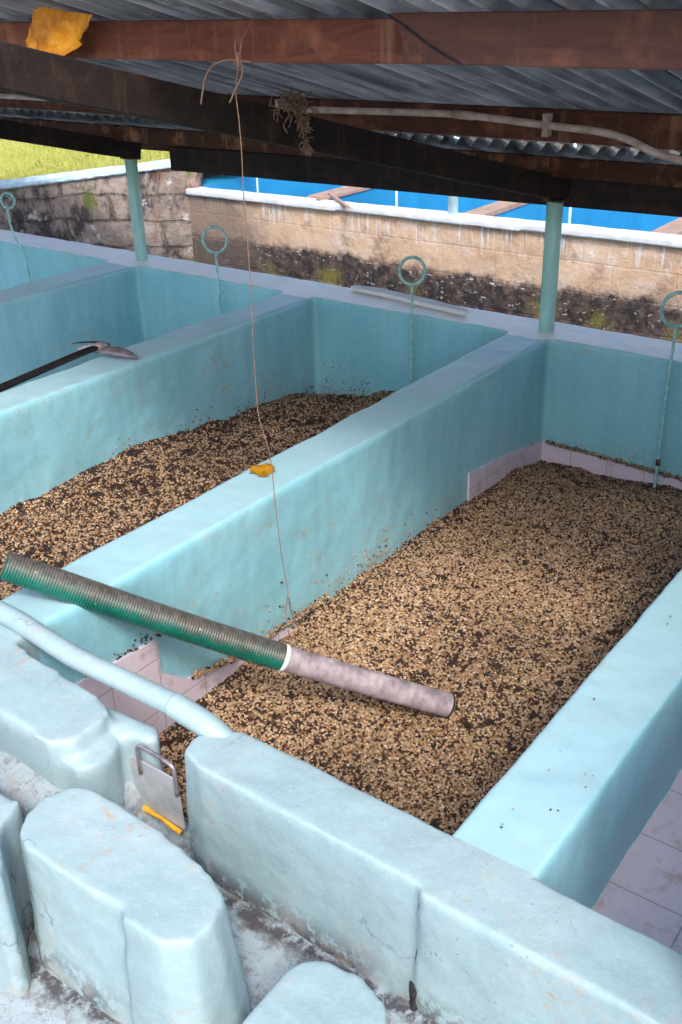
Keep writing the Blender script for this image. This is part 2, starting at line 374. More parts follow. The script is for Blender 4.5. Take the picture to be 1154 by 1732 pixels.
def split_parts(me, keys, mats=None):
    """split a fused mesh into parts by face key, keeping the fused normals"""
    nv = len(me.vertices); co = np.empty(nv*3, 'f'); me.vertices.foreach_get('co', co); co = co.reshape(-1, 3)
    no = np.empty(nv*3, 'f'); me.vertices.foreach_get('normal', no); no = no.reshape(-1, 3)
    npl = len(me.polygons); tot = np.empty(npl, 'i'); me.polygons.foreach_get('loop_total', tot)
    st = np.empty(npl, 'i'); me.polygons.foreach_get('loop_start', st)
    lv = np.empty(len(me.loops), 'i'); me.loops.foreach_get('vertex_index', lv)
    assert (tot == 4).all()
    q = lv[st[:, None]+np.arange(4)]
    cen = co[q].mean(1); kk = keys(cen, no[q].mean(1)); res = {}
    for key in np.unique(kk):
        f = q[kk == key]; u, inv = np.unique(f, return_inverse=True); f = inv.reshape(-1, 4)
        m2 = bpy.data.meshes.new('part'); m2.vertices.add(len(u)); m2.vertices.foreach_set('co', co[u].ravel())
        m2.loops.add(f.size); m2.loops.foreach_set('vertex_index', f.ravel().astype('i'))
        m2.polygons.add(len(f)); m2.polygons.foreach_set('loop_start', (np.arange(len(f))*4).astype('i'))
        m2.update(calc_edges=True); m2.validate()
        m2.polygons.foreach_set('use_smooth', [True]*len(f))
        res[int(key)] = m2
    return res
def smooth_obj(o): o.data.polygons.foreach_set('use_smooth', [True]*len(o.data.polygons))

def lumpy_tube(pts, r, amp, seg=10, sub=8, fr=25):
    s = smooth_path(pts, sub); bm = bmesh.new(); tube(bm, s, r, seg)
    for v in bm.verts: v.co += Vector((noise.noise(v.co*fr), noise.noise(v.co*fr+Vector((5, 0, 0))), noise.noise(v.co*fr+Vector((0, 7, 0)))))*amp
    return bm
# ------------------------------------------------------------------ the tank block
DIV = [(-5.46, -5.20), (-3.93, -3.70), (-2.41, -2.19), (-.82, -.61), (-.12, .10)]
ZB = -1.15
tank = empty('concrete_fermentation_tanks', (-3.2, 2.9, ZB), label='row of teal painted concrete tanks with shared rounded walls, coffee inside', category='tank block')
bm = bmesh.new()
box(bm, -9.6, 1.4, 4.645, 4.93, ZB, 0)                                   # rear wall
for i, (a, b) in enumerate(DIV): box(bm, a, b, 1.31 if i < 4 else 1.15, 4.75, ZB, .0 if i < 4 else .72)  # the last, out of view, is added tall to shade the tiled tank
poly_prism(bm, [(-9.6, 1.13), (-1.985, 1.125), (-1.76, 1.118), (-1.715, 1.16), (-1.715, 1.24), (-1.73, 1.29), (-1.78, 1.315), (-1.95, 1.328), (-2.19, 1.35), (-2.30, 1.40), (-9.6, 1.40)], -.30, 0)
box(bm, -9.6, -1.70, 1.13, 1.33, ZB, -.2)
poly_prism(bm, [(-1.80, 1.125), (-1.68, 1.135), (-1.655, 1.18), (-1.66, 1.23), (-1.69, 1.275), (-1.80, 1.29)], -.45, -.055)   # end slumps down to the gate
poly_prism(bm, [(-1.86, 1.29), (-1.615, 1.300), (-1.605, 1.33), (-1.64, 1.36), (-1.86, 1.335)], -.45, -.045)
box(bm, -9.6, 1.4, 1.31, 4.8, ZB-.1, -1.0)                                # floor slab
box(bm, -.72, .0, 1.31, 4.75, ZB, -.40)                                   # shallow raised floor of the right hand tank
box(bm, -1.8, -1.40, 1.16, 1.38, ZB, -.34)                               # sill under the gate
me = plaster(bm, .014, 4, .012, .004)
def keys(c, n):
    k = np.zeros(len(c), int)
    k[c[:, 1] > 4.60] = 1
    k[(c[:, 1] < 1.42) & (c[:, 2] < .1)] = 2
    k[c[:, 2] >= .1] = 15
    midd = (c[:, 1] >= 1.42) & (c[:, 1] <= 4.60)
    for i, (a, b) in enumerate(DIV): k[midd & (c[:, 0] > a-.06) & (c[:, 0] < b+.06)] = 11+i
    return k
parts = split_parts(me, keys)
lbl = {11: 'divider carrying the left post', 12: 'divider with a hoe resting on it', 13: 'divider under the green hose', 14: 'wide divider beside the shallow tiled tank', 15: 'unseen raised wall added to shade the shallow tiled tank'}
for kq, m2 in parts.items():
    nm = {0: 'tank_floor', 1: 'rear_wall', 2: 'front_wall'}.get(kq, 'divider_wall')
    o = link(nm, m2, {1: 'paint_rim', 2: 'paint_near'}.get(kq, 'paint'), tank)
    if kq in lbl: o['label'] = lbl[kq]
# front wall right of the gate, two cast sections with an open joint between them
topA = [(-1.492, 1.335), (-1.475, 1.385), (-1.40, 1.425), (-.77, 1.425), (-.77, 1.265), (-1.40, 1.265), (-1.475, 1.285)]
bm = poly_prism(bmesh.new(), topA, -.62, 0, [(x+.004*(1 if x < -1 else 0), y-(.035 if y < 1.3 else 0)) for x, y in topA])
box(bm, -1.46, -.786, 1.27, 1.42, ZB, -.3)
topB = [(-.80, 1.422), (1.4, 1.395), (1.4, 1.238), (-.74, 1.243), (-.784, 1.247), (-.788, 1.26)]
bm = poly_prism(bm, topB, ZB, 0, [(x, y-(.03 if y < 1.3 else 0)) for x, y in topB])
o = link('front_wall', plaster(bm, .009, 7, .009, .0045), 'paint_near', tank, True)
bm = lumpy_tube([(-.785, 1.262, -.245), (-.788, 1.252, -.265), (-.790, 1.248, -.30), (-.789, 1.244, -.35)], .0125, .012, 12, 6, 45)
link('drain_hole', bm, 'hole', tank, True)
bm = lumpy_tube([(-.784, 1.258, -.012), (-.785, 1.2555, -.06), (-.783, 1.253, -.12), (-.787, 1.250, -.18), (-.786, 1.248, -.25)], .0022, .004, 6, 10, 40)
link('joint_crack', bm, 'hole', tank, True)
# tile lining, 5 mm proud of the plaster
def lining(name, pts, nrm, mat, label=None):
    bm = bmesh.new(); n = Vector(nrm)
    a = [bm.verts.new(Vector(p)) for p in pts]; b = [bm.verts.new(Vector(p)-n*.03) for p in pts]
    bm.faces.new(a); bm.faces.new(b[::-1]); k = len(a)
    for i in range(k): bm.faces.new((a[i], b[i], b[(i+1) % k], a[(i+1) % k]))
    bmesh.ops.recalc_face_normals(bm, faces=bm.faces)
    o = link(name, bm, mat, tank)
    if label: o['label'] = label
xs_ = -2.178
lining('tile_lining', [(xs_, 1.43, -.24), (xs_, 1.85, -.27), (xs_, 1.85, -.40), (xs_, 1.97, -.50), (xs_, 2.25, -.555), (xs_, 2.5, -.575), (xs_, 2.62, -.68), (xs_, 3.87, -.68), (xs_, 3.87, -.455), (xs_, 4.3, -.50), (xs_, 4.66, -.565), (xs_, 4.66, -.98), (xs_, 1.43, -.98)][::1], (1, 0, 0), 'tile_x', 'stepped lilac tiles low on the divider')
lining('tile_lining', [(-2.2, 4.634, -.565), (-1.9, 4.634, -.570), (-1.6, 4.634, -.585), (-1.2, 4.634, -.60), (-.80, 4.634, -.60), (-.80, 4.634, -.98), (-2.2, 4.634, -.98)], (0, -1, 0), 'tile_y')
lining('tile_lining', [(-2.2, 1.405, -.24), (-1.66, 1.405, -.30), (-1.66, 1.405, -.98), (-2.2, 1.405, -.98)], (0, 1, 0), 'tile_y')
bm = box(bmesh.new(), -.612, -.115, 1.39, 4.65, -.42, -.378)
link('tiled_floor', bm, 'tile_f', tank, label='glossy lilac tile floor of the shallow tank')

# ------------------------------------------------------------------ channel blocks in front
def channel_block(top, label, z0=-.5, z1=0., fl=.02, extra=None, bot=None):
    bm = poly_prism(bmesh.new(), top, z0, z1, bot or flare(top, fl))
    if extra: extra(bm)
    o = link('channel_wall_block', plaster(bm, .009, 8, .009, .0045), 'paint_near', None, True, label=label, category='wall block', group='channel wall blocks before the tanks')
    return o
b2 = [(-1.604, 1.045), (-1.625, .985), (-1.612, .935), (-1.58, .89), (-1.53, .872), (-1.33, .872), (-1.232, .880), (-1.225, .862), (-1.12, .862), (-1.07, .90), (-1.065, .955), (-1.095, 1.02), (-1.16, 1.05), (-1.30, 1.07), (-1.47, 1.08), (-1.57, 1.075)]
b2b = [(x + (.06 if x > -1.13 else 0) + (.02 if x < -1.55 else 0), y - (.03 if y < .95 else -.015)) for x, y in b2]
channel_block(b2, 'large pale teal wall block with chamfered end, before the metal gate', bot=b2b)
bl = [(-2.9, .955), (-1.72, .950), (-1.655, .955), (-1.642, .935), (-1.628, .89), (-1.595, .855), (-1.545, .825), (-1.50, .79), (-1.51, .765), (-1.60, .76), (-2.9, .77)]
channel_block(bl, 'pale teal wall block cut by the lower left photo edge', fl=.0)
b3 = [(-.885, .83), (-.885, .97), (-.868, 1.0), (-.835, 1.022), (-.76, 1.028), (-.70, 1.01), (-.672, .975), (-.66, .80), (-.75, .78), (-.86, .78)]
channel_block(b3, 'small pale teal wall block with rounded end at the bottom edge', fl=.01, bot=[(x+(.02 if x < -.8 else .03), y) for x, y in b3])
# channel floor, with a raised step at the left
bm = bmesh.new()
nx, ny = 150, 60
V = [[bm.verts.new((-3.4+4.6*i/nx, .05+1.3*j/ny, 0)) for j in range(ny+1)] for i in range(nx+1)]
for i in range(nx):
    for j in range(ny): bm.faces.new((V[i][j], V[i+1][j], V[i+1][j+1], V[i][j+1]))
for v in bm.verts:
    x, y = v.co.x, v.co.y
    step = 1/(1+math.exp(min(50, (x+1.66)/.025))) * (1/(1+math.exp(min(50, -(y-1.0)/.02))))
    v.co.z = -.335 - .01*(y < 1) + .20*step + noise.noise(Vector((x*5, y*5, 0)))*.010 + noise.noise(Vector((x*18, y*18, 3)))*.004
link('channel_floor', bm, 'chan', None, True, kind='structure')
bm = box(bmesh.new(), -3.4, 1.2, -.6, 1.34, -1.3, -.37); link('walkway_slab', bm, 'chan', None, kind='structure')
# ground everywhere
bm = box(bmesh.new(), -60, 60, -60, 90, -1.6, -1.27); link('ground', bm, 'earth', None, kind='structure')

# pipe along the inner edge of the front wall
bm = bmesh.new()
pp = [(-3.9, 1.425, .022), (-2.9, 1.412, .022), (-2.32, 1.404, .022), (-2.19, 1.398, .020), (-2.05, 1.387, .016), (-1.95, 1.382, .014), (-1.80, 1.383, .016), (-1.62, 1.386, .016), (-1.585, 1.387, .013), (-1.50, 1.390, -.002), (-1.45, 1.392, -.022), (-1.40, 1.392, -.045)]
sp = smooth_path(pp, 10)
tube(bm, sp, 0, 20, rfun=lambda i: .030 + (.0025 if sp[i].x > -1.60 else 0) + .0008*noise.noise(sp[i]*9))
link('painted_pipe', bm, 'pipe', None, True, label='pale teal painted pipe lying along the front tank wall', category='pipe')

# ------------------------------------------------------------------ gate
g = empty('sluice_gate', (-1.60, 1.285, -.27), label='small grey metal sluice gate with bar handle and yellow seal', category='gate')
def slab_y(pts, y, t):
    bm = bmesh.new(); a = [bm.verts.new((x, y-t/2, z)) for x, z in pts]; b = [bm.verts.new((x, y+t/2, z)) for x, z in pts]
    bm.faces.new(a); bm.faces.new(b[::-1]); n = len(a)
    for i in range(n): bm.faces.new((a[i], b[i], b[(i+1) % n], a[(i+1) % n]))
    bmesh.ops.recalc_face_normals(bm, faces=bm.faces); return bm
link('gate_plate', slab_y([(-1.70, -.135), (-1.66, -.115), (-1.512, -.114), (-1.505, -.268), (-1.702, -.266)], 1.29, .006), 'plate', g)
bm = tube(bmesh.new(), smooth_path([(-1.637, 1.283, -.15), (-1.637, 1.283, -.078), (-1.630, 1.283, -.060), (-1.612, 1.283, -.055), (-1.53, 1.283, -.062), (-1.513, 1.283, -.070), (-1.509, 1.283, -.090), (-1.509, 1.283, -.155)], 5), .0055, 8)
link('handle', bm, 'bar', g, True)
link('seal', lumpy_tube([(-1.700, 1.284, -.17), (-1.703, 1.282, -.225), (-1.700, 1.280, -.258), (-1.66, 1.280, -.268), (-1.58, 1.280, -.270), (-1.508, 1.280, -.271)], .0065, .007), 'foam', g, True)
# mound of plaster sealing the gate on its left
# ------------------------------------------------------------------ hose
A = Vector((-2.355, 1.468, .135)); B = Vector((-1.405, 2.412, -.552))
hose = empty('dredging_hose', A, label='green ribbed hose with grey pipe end laid across the divider onto coffee', category='hose')
ax = (B-A); Ln = ax.length; ax.normalize()
def ribbed(t0, t1, r, step, rib, seg=40):
    n = int((t1-t0)*Ln/step*6); bm = bmesh.new(); pts = []; rr = []
    for i in range(n+1):
        t = t0+(t1-t0)*i/n
        pts.append(A+(B-A)*t + Vector((0, 0, -.018*math.sin(math.pi*t)))); rr.append(r+rib*math.cos(2*math.pi*i/6)+.0012*noise.noise(Vector((t*9, r*50, 0))))
    tube(bm, pts, rr, seg, cap=False)
    # inside wall so the ends read as open
    p2 = [pts[0], pts[0]+(pts[1]-pts[0]).normalized()*.12]; tube(bm, p2, r-.006, seg, cap=False)
    p3 = [pts[-1], pts[-1]-(pts[-1]-pts[-2]).normalized()*.12]; tube(bm, p3, r-.006, seg, cap=False)
    for P, d in ((pts[0], (pts[1]-pts[0]).normalized()), (pts[-1], (pts[-1]-pts[-2]).normalized())):
        tube(bm, [P, P+d*.001], [r-.006, r+rib], seg, cap=False)
    return bm
tj = .587
link('ribbed_sleeve', ribbed(0, tj+.004, .0440, .0085, .0011), 'hose', hose, True)
link('grey_pipe', ribbed(tj-.05, 1, .0418, .03, .0006), 'grey_pipe', hose, True)
tp = B-ax*.004; bm = bmesh.new(); tube(bm, [tp-ax*.004, tp+ax*.003, tp+ax*.003, tp-ax*.03], [.0432, .0428, .034, .033], 40, cap=False)
link('pipe_mouth', bm, 'hole', hose, True)
bm = bmesh.new(); pj = A+(B-A)*(tj+.006)+Vector((0, 0, -.0175)); tube(bm, [pj-ax*.008, pj+ax*.001, pj+ax*.010], [.0462, .0455, .0428], 40)
link('joint_band', bm, 'white', hose, True)

# ------------------------------------------------------------------ coffee
ICO = bmesh.new(); bmesh.ops.create_icosphere(ICO, subdivisions=1, radius=1)
icv = np.array([v.co[:] for v in ICO.verts]); icf = np.array([[v.index for v in f.verts] for f in ICO.faces]); ICO.free()
PAL = np.array([(.43, .285, .17), (.50, .35, .225), (.35, .215, .12), (.57, .44, .30), (.22, .12, .06), (.38, .21, .09)])
DARK = np.array([(.018, .010, .010), (.030, .016, .012), (.070, .014, .016), (.012, .009, .010), (.075, .036, .020)])
def vnoise(x, y, s, seed):
    """value noise on arrays"""
    r = np.random.default_rng(seed).random((64, 64)); X = x*s+100; Y = y*s+100
    xi = np.floor(X).astype(int); yi = np.floor(Y).astype(int); fx = X-xi; fy = Y-yi; fx = fx*fx*(3-2*fx); fy = fy*fy*(3-2*fy)
    g = lambda a, b: r[a % 64, b % 64]
    return (g(xi, yi)*(1-fx)+g(xi+1, yi)*fx)*(1-fy)+(g(xi, yi+1)*(1-fx)+g(xi+1, yi+1)*fx)*fy
def beans(P, size, darkp, nrm=None, flat=.7):
    n = len(P); u = rng.random((n, 3))
    sc = size*np.stack([.52+.20*rng.random(n), .46+.14*rng.random(n), (.38+.14*rng.random(n))], 1)*(.75+.5*rng.random((n, 1)))
    th = u[:, 0]*6.283; ti = (u[:, 1]-.5)*1.3; tj2 = (u[:, 2]-.5)*1.3
    v = icv[None]*sc[:, None]
    def rot(v, a, i, j):
        c, s = np.cos(a)[:, None], np.sin(a)[:, None]; w_ = v.copy(); w_[..., i] = v[..., i]*c-v[..., j]*s; w_[..., j] = v[..., i]*s+v[..., j]*c; return w_
    v = rot(v, ti, 0, 2); v = rot(v, tj2, 1, 2); v = rot(v, th, 0, 1)
    v = v+P[:, None]
    isd = rng.random(n) < darkp
    c = PAL[rng.choice(len(PAL), n, p=[.28, .22, .2, .12, .12, .06])]; c[isd] = DARK[rng.choice(len(DARK), isd.sum(), p=[.28, .25, .17, .2, .1])]
    c = c*(.64+.34*rng.random((n, 1)))*(.60+.58*vnoise(P[:, 0], P[:, 1], 2.1, 91))[:, None]
    return v, np.clip(c, 0, 1)
def bean_mesh(name, groups, base=None):
    vs, fs, cs = [], [], []; off = 0
    if base is not None:
        bv, bf, bc = base; vs.append(bv); cs.append(bc); off = len(bv)
    tri = []
    for v, c in groups:
        n, k = v.shape[:2]; tri.append((icf[None]+(np.arange(n)*k)[:, None, None]+off).reshape(-1, 3)); off += n*k
        vs.append(v.reshape(-1, 3)); cs.append(np.repeat(c, k, 0))
    tri = np.concatenate(tri)
    if base is not None: tri = np.concatenate([base[1], tri])
    V_ = np.concatenate(vs).astype('f'); C_ = np.concatenate(cs)
    me = bpy.data.meshes.new(name); me.vertices.add(len(V_)); me.vertices.foreach_set('co', V_.ravel())
    me.loops.add(tri.size); me.loops.foreach_set('vertex_index', tri.ravel().astype('i'))
    me.polygons.add(len(tri)); me.polygons.foreach_set('loop_start', (np.arange(len(tri))*3).astype('i'))
    me.update(calc_edges=True)
    me.polygons.foreach_set('use_smooth', np.ones(len(tri), bool))
    at = me.color_attributes.new('Col', 'FLOAT_COLOR', 'POINT'); at.data.foreach_set('color', np.concatenate([C_, np.ones((len(C_), 1))], 1).astype('f').ravel())
    return me
def heap(name, x0, x1, y0, y1, hfun, spacing, size, label, dark0, seed):
    n = int((x1-x0)*(y1-y0)/spacing**2)
    x = rng.uniform(x0, x1, n); y = rng.uniform(y0, y1, n)
    z = hfun(x, y)+rng.uniform(-.003, .004, n)
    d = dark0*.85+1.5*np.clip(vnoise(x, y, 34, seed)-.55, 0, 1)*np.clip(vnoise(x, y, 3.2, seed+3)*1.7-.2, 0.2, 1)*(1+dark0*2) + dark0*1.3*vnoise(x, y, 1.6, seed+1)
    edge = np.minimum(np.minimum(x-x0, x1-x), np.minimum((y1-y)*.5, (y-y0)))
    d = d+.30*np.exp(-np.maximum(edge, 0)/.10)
    gx, gy = int((x1-x0)/.02), int((y1-y0)/.02)
    X, Y = np.meshgrid(np.linspace(x0, x1, gx), np.linspace(y0, y1, gy), indexing='ij')
    Z = hfun(X.ravel(), Y.ravel())-.004; bv = np.stack([X.ravel(), Y.ravel(), Z], 1)
    idx = np.arange(gx*gy).reshape(gx, gy); a, b, c_, d_ = idx[:-1, :-1].ravel(), idx[1:, :-1].ravel(), idx[1:, 1:].ravel(), idx[:-1, 1:].ravel()
    bf = np.concatenate([np.stack([a, b, c_], 1), np.stack([a, c_, d_], 1)])
    bc = np.tile(np.array([[.07, .042, .022]]), (len(bv), 1))
    me = bean_mesh(name, [beans(np.stack([x, y, z], 1), size, d)], (bv, bf, bc))
    return link(name, me, 'bean', None, False, label=label, category='coffee beans', kind='stuff')
def hC(x, y):
    h = -.640+.05*vnoise(x, y, 1.7, 11)+.022*vnoise(x, y, 6, 12)+.010*vnoise(x, y, 15, 13)
    h = h+.03*np.exp(-((y-3.6)/.5)**2-((x+1.3)/.5)**2)
    h = h-.045*np.clip((y-4.3)/.3, 0, 1)-.03*np.clip((y-4.15)/.5, 0, 1)*np.clip((-x-1.5)/.6, 0, 1) - .02*np.clip((-x-1.95)/.25, 0, 1)*np.clip((2.2-y)/.5, 0, 1)
    return h
def hB(x, y):
    base = np.interp(y, [1.3, 2.33, 3.04, 3.4, 3.81, 4.1, 4.65], [-.50, -.485, -.465, -.49, -.52, -.55, -.63])
    h = base-.02+.05*vnoise(x, y, 2.3, 21)+.03*vnoise(x, y, 7, 22)+.012*vnoise(x, y, 16, 23)
    h = h+.075*np.exp(-((y-4.30)/.22)**2-((x+3.50)/.22)**2) + .14*np.exp(-((y-4.55)/.35)**2-((x+3.05)/.28)**2)-.04*np.exp(-((y-4.5)/.12)**2-((x+3.36)/.08)**2)
    return h
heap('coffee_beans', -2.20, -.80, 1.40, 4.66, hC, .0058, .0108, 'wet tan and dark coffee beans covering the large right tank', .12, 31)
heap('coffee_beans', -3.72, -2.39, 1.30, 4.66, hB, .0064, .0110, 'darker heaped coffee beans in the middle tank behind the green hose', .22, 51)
# beans stuck to the walls above the heap
def stuck():
    G = []
    def wall_x(x, y0, y1, hf, n, sp, dens=1, up=None):
        y = rng.uniform(y0, y1, n); keep = vnoise(y, y*0, 9, int(abs(x)*100)) > .42; y = y[keep]
        z = hf(np.full(len(y), x), y)+rng.exponential(sp, len(y)); G.append(beans(np.stack([np.full(len(y), x), y, np.minimum(z, -.12)], 1), .008, .25))
    wall_x(-2.188+.003, 1.85, 4.6, hC, 360, .022); wall_x(-2.186, 2.1, 3.2, hC, 130, .05)
    wall_x(-3.695, 1.9, 4.62, hB, 280, .016); wall_x(-3.695, 3.5, 4.62, hB, 70, .035)
    x = rng.uniform(-3.66, -3.3, 80); G.append(beans(np.stack([x, np.full(80, 4.637), hB(x, x*0+4.63)+rng.exponential(.06, 80)], 1), .008, .3))
    # ledge of beans on top of the tiles
    x = rng.uniform(-2.15, -.85, 900); G.append(beans(np.stack([x, 4.626+rng.normal(0, .004, 900), np.interp(x, [-2.2, -1.9, -1.6, -1.2, -.8], [-.565, -.57, -.585, -.60, -.60])+np.abs(rng.normal(0, .009, 900))+.002], 1), .009, .12))
    y = rng.uniform(1.98, 2.75, 560); G.append(beans(np.stack([-2.172+rng.normal(0, .004, 560), y, np.interp(y, [1.97, 2.25, 2.6, 3], [-.50, -.555, -.565, -.57])+np.abs(rng.normal(0, .010, 560))], 1), .009, .10))
    # specks above the tile step
    y = rng.uniform(1.55, 1.95, 130); G.append(beans(np.stack([np.full(130, -2.182), y, -.25+rng.normal(0, .012, 130)], 1), .006, .8))
    # tiny crumbs on the wall tops
    n = 50; x = rng.uniform(-.80, -.63, n); y = rng.uniform(1.45, 3.2, n); keep = vnoise(x, y, 6, 77) > .55
    G.append(beans(np.stack([x, y, np.full(n, .004)], 1)[keep], .005, .3))
    return bean_mesh('stuck_beans', G)
link('stuck_beans', stuck(), 'bean', None, False, label='loose beans and husks stuck to the tank walls above the coffee', category='coffee husks', kind='stuff')

# ------------------------------------------------------------------ posts
for (x, y, la) in ((-5.30, 4.79, 'mint green steel post at the left, in front of the stone wall'), (-2.255, 4.755, 'mint green steel post at the right, between the ring handles')):
    e = empty('roof_post', (x, y, 0), label=la, category='post', group='round mint roof posts')
    bm = tube(bmesh.new(), [(x, y, z) for z in (-.02, .2, .4, .655)], .0405, 28); link('shaft', bm, 'post', e, True)
    bm = box(bmesh.new(), x-.042, x-.012, y-.047, y+.0, .655, .76); box(bm, x-.05, x+.05, y-.045, y+.05, .655, .662)
    link('bracket', bm, 'rust', e)

# ------------------------------------------------------------------ plug rods
def plug_rod(x, y, ztop, zbot, rr, label, lean=0.0, kink=None):
    e = empty('plug_rod', (x, y, zbot), label=label, category='plug rod', group='mint plug rods with ring handles')
    zr = ztop-2*rr
    pts = [(x+lean, y, zr), (x+lean*.6, y+.002, zr*.5), (x, y, -.1), (x-lean*.3, y, zbot)]
    if kink: pts = kink
    link('rod', tube(bmesh.new(), smooth_path(pts, 5), .0075, 10), 'rod', e, True)
    c = Vector((pts[0][0], y, pts[0][2]+rr)); yaw = math.radians(-30)
    ring = [c+Vector((math.cos(yaw)*rr*math.sin(a), -math.sin(yaw)*rr*math.sin(a), -rr*1.06*math.cos(a))) for a in [2*math.pi*i/40 for i in range(40)]]
    link('ring_handle', tube(bmesh.new(), ring, .0085, 10, closed=True), 'rod', e, True)
    if zbot < -.2: link('collar', tube(bmesh.new(), [(x, y, zbot+.20), (x, y, zbot+.235)], .0105, 10), 'rust', e, True)
plug_rod(-2.985, 4.60, .320, -.75, .069, 'plug rod with ring handle standing in the half full middle tank')
plug_rod(-1.532, 4.585, .335, -.72, .074, 'plug rod with ring handle cut by the right edge, in the large coffee tank', lean=.004)
plug_rod(-4.42, 4.60, .335, -.8, .074, 'plug rod with ring handle in the empty tank left of the heaped beans')
plug_rod(-6.33, 4.60, .36, -.7, .05, 'bent plug rod standing in the tank at the far left edge', kink=[(-6.42, 4.58, .27), (-6.405, 4.58, .22), (-6.41, 4.58, .16), (-6.37, 4.58, .05), (-6.31, 4.59, -.10), (-6.30, 4.60, -.7)])

# ------------------------------------------------------------------ roof
SL = .2579
def zr(y): return .885+(4.75-y)*SL
roof = empty('corrugated_roof', (-3.2, 3.5, 0), label='low sloping roof of grey corrugated sheets on rusty brown beams', category='roof')
def sheet(x0, x1, y0, y1, dz, ph):
    n = int((x1-x0)/.0075); bm = bmesh.new(); rows = []
    for j in range(9):
        y = y0+(y1-y0)*j/8
        rows.append([bm.verts.new((x0+(x1-x0)*i/n, y, zr(y)+dz+.022+.021*math.cos(2*math.pi*(x0+(x1-x0)*i/n+ph)/.09)+.004*noise.noise(Vector((x0+i*.02, y*1.5, 0))))) for i in range(n+1)])
    for j in range(8):
        for i in range(n): bm.faces.new((rows[j][i], rows[j][i+1], rows[j+1][i+1], rows[j+1][i]))
    geom = bmesh.ops.solidify(bm, geom=bm.faces[:], thickness=.0018)
    return bm
x = -7.4; i = 0
while x < 2.4:
    link('roof_sheet', sheet(x, x+.96, 1.93, 4.575, .004*(i % 2), .0), 'sheet', roof, True)
    link('roof_sheet', sheet(x-.43, x+.53, 4.50, 5.27, -.034+.004*(i % 2), .03), 'sheet', roof, True); x += .90; i += 1
def beam(bm, p, q, w_, h, seg=40, amp=.004):
    """slightly warped timber, top centre line from p to q"""
    p = Vector(p); q = Vector(q); d = (q-p).normalized(); sd = d.cross(Vector((0, 0, 1))).normalized(); upv = Vector((0, 0, 1)) if abs(d.z) < .05 else sd.cross(d)
    prof = [(-.5, -1), (-.46, -1.0), (.46, -1), (.5, -.97), (.5, -.5), (.5, -.03), (.46, 0), (-.46, 0), (-.5, -.03), (-.5, -.5), (-.5, -.97)][1:]
    rings = []
    for i in range(seg+1):
        c = p.lerp(q, i/seg); rg = []
        for a, b in prof:
            v = c+sd*a*w_+upv*b*h; nn = Vector((v.x*2.1, v.y*2.1, v.z*4))
            v = v+sd*noise.noise(nn)*amp + upv*(noise.noise(nn+Vector((9, 9, 9)))*amp if b < -.5 else 0)
            rg.append(bm.verts.new(v))
        rings.append(rg)
    k = len(prof)
    for i in range(seg):
        for j in range(k): bm.faces.new((rings[i][j], rings[i][(j+1) % k], rings[i+1][(j+1) % k], rings[i+1][j]))
    bm.faces.new(rings[0][::-1]); bm.faces.new(rings[-1]); bmesh.ops.recalc_face_normals(bm, faces=bm.faces); return bm
def purlin(x0, x1, y, h, wd=.05, mat='purlin', dz=0.0, label=None, amp=.004):
    o = link('purlin', beam(bmesh.new(), (x0, y, zr(y)+dz-.001), (x1, y, zr(y)+dz-.001), wd, h, 120, amp), mat, roof)
    if label: o['label'] = label
purlin(-7.5, -1.15, 2.215, .098)
# lapped second length with a diagonal cut end
bm = beam(bmesh.new(), (-1.46, 2.165, zr(2.165)-.001), (2.4, 2.165, zr(2.165)-.001), .045, .108, 100)
for v in bm.verts:
    if v.co.x < -1.455: v.co.x += (zr(2.165)-v.co.z)/.108*.20
link('purlin', bm, 'purlin_b', roof, label='lapped purlin length with a diagonally cut end')
purlin(-7.5, 2.4, 3.46, .105, .05, 'purlin_mid')
purlin(-7.5, 2.4, 4.66, .085, .05, 'purlin_dark', -.034)
purlin(-7.5, 2.4, 5.13, .09, .05, 'purlin_dark', -.034)
link('fascia_board', beam(bmesh.new(), (-5.13, 5.0, .715), (2.4, 5.0, .765), .04, .148, 60), 'fascia', roof)
for x in (-5.285, -2.255, .80):
    link('rafter', beam(bmesh.new(), (x, 1.30, .77+(4.75-1.30)*.240), (x, 4.86, .77+(4.75-4.86)*.240), .055, .106, 60), 'rafter', roof)

link('lap_shadow', tube(bmesh.new(), smooth_path([(-1.462, 2.146, zr(2.165)-.004), (-1.41, 2.141, zr(2.165)-.030), (-1.34, 2.141, zr(2.165)-.070), (-1.262, 2.143, zr(2.165)-.106)], 5), .0028, 6), 'hole', roof, True)  # thin dark line drawn as the shadow along the cut end
# conduit along purlin 2
cpts = [(-7.4, 3.37, 1.17), (-3.6, 3.385, 1.174), (-3.06, 3.385, 1.178), (-2.84, 3.385, 1.179), (-2.57, 3.385, 1.185), (-2.19, 3.38, 1.192), (-1.966, 3.38, 1.192), (-1.653, 3.38, 1.173), (-1.47, 3.38, 1.163), (-1.366, 3.38, 1.145), (-1.282, 3.385, 1.113), (-1.174, 3.40, 1.086), (-.9, 3.42, 1.05), (-.4, 3.42, 1.04), (1.5, 3.42, 1.04)]
e = empty('conduit_pipe', (-2, 3.38, 1.18), label='dusty pinkish conduit pipe running under the second roof beam', category='conduit')
link('tube', tube(bmesh.new(), smooth_path(cpts, 8), .0125, 14), 'conduit', e, True)
link('coupling', tube(bmesh.new(), [(-2.02, 3.38, 1.194), (-1.94, 3.38, 1.191)], .0150, 14), 'conduit', e, True)
for cx, cz in ((-1.653, 1.173), (-2.83, 1.179)):
    bm = box(bmesh.new(), cx-.010, cx+.010, 3.364, 3.40, cz-.035, cz+.038)
    tube(bm, [(cx, 3.358, cz+.028), (cx, 3.37, cz+.028)], .006, 8); tube(bm, [(cx, 3.358, cz-.026), (cx, 3.37, cz-.026)], .006, 8)
    link('clamp', bm, 'conduit', e)

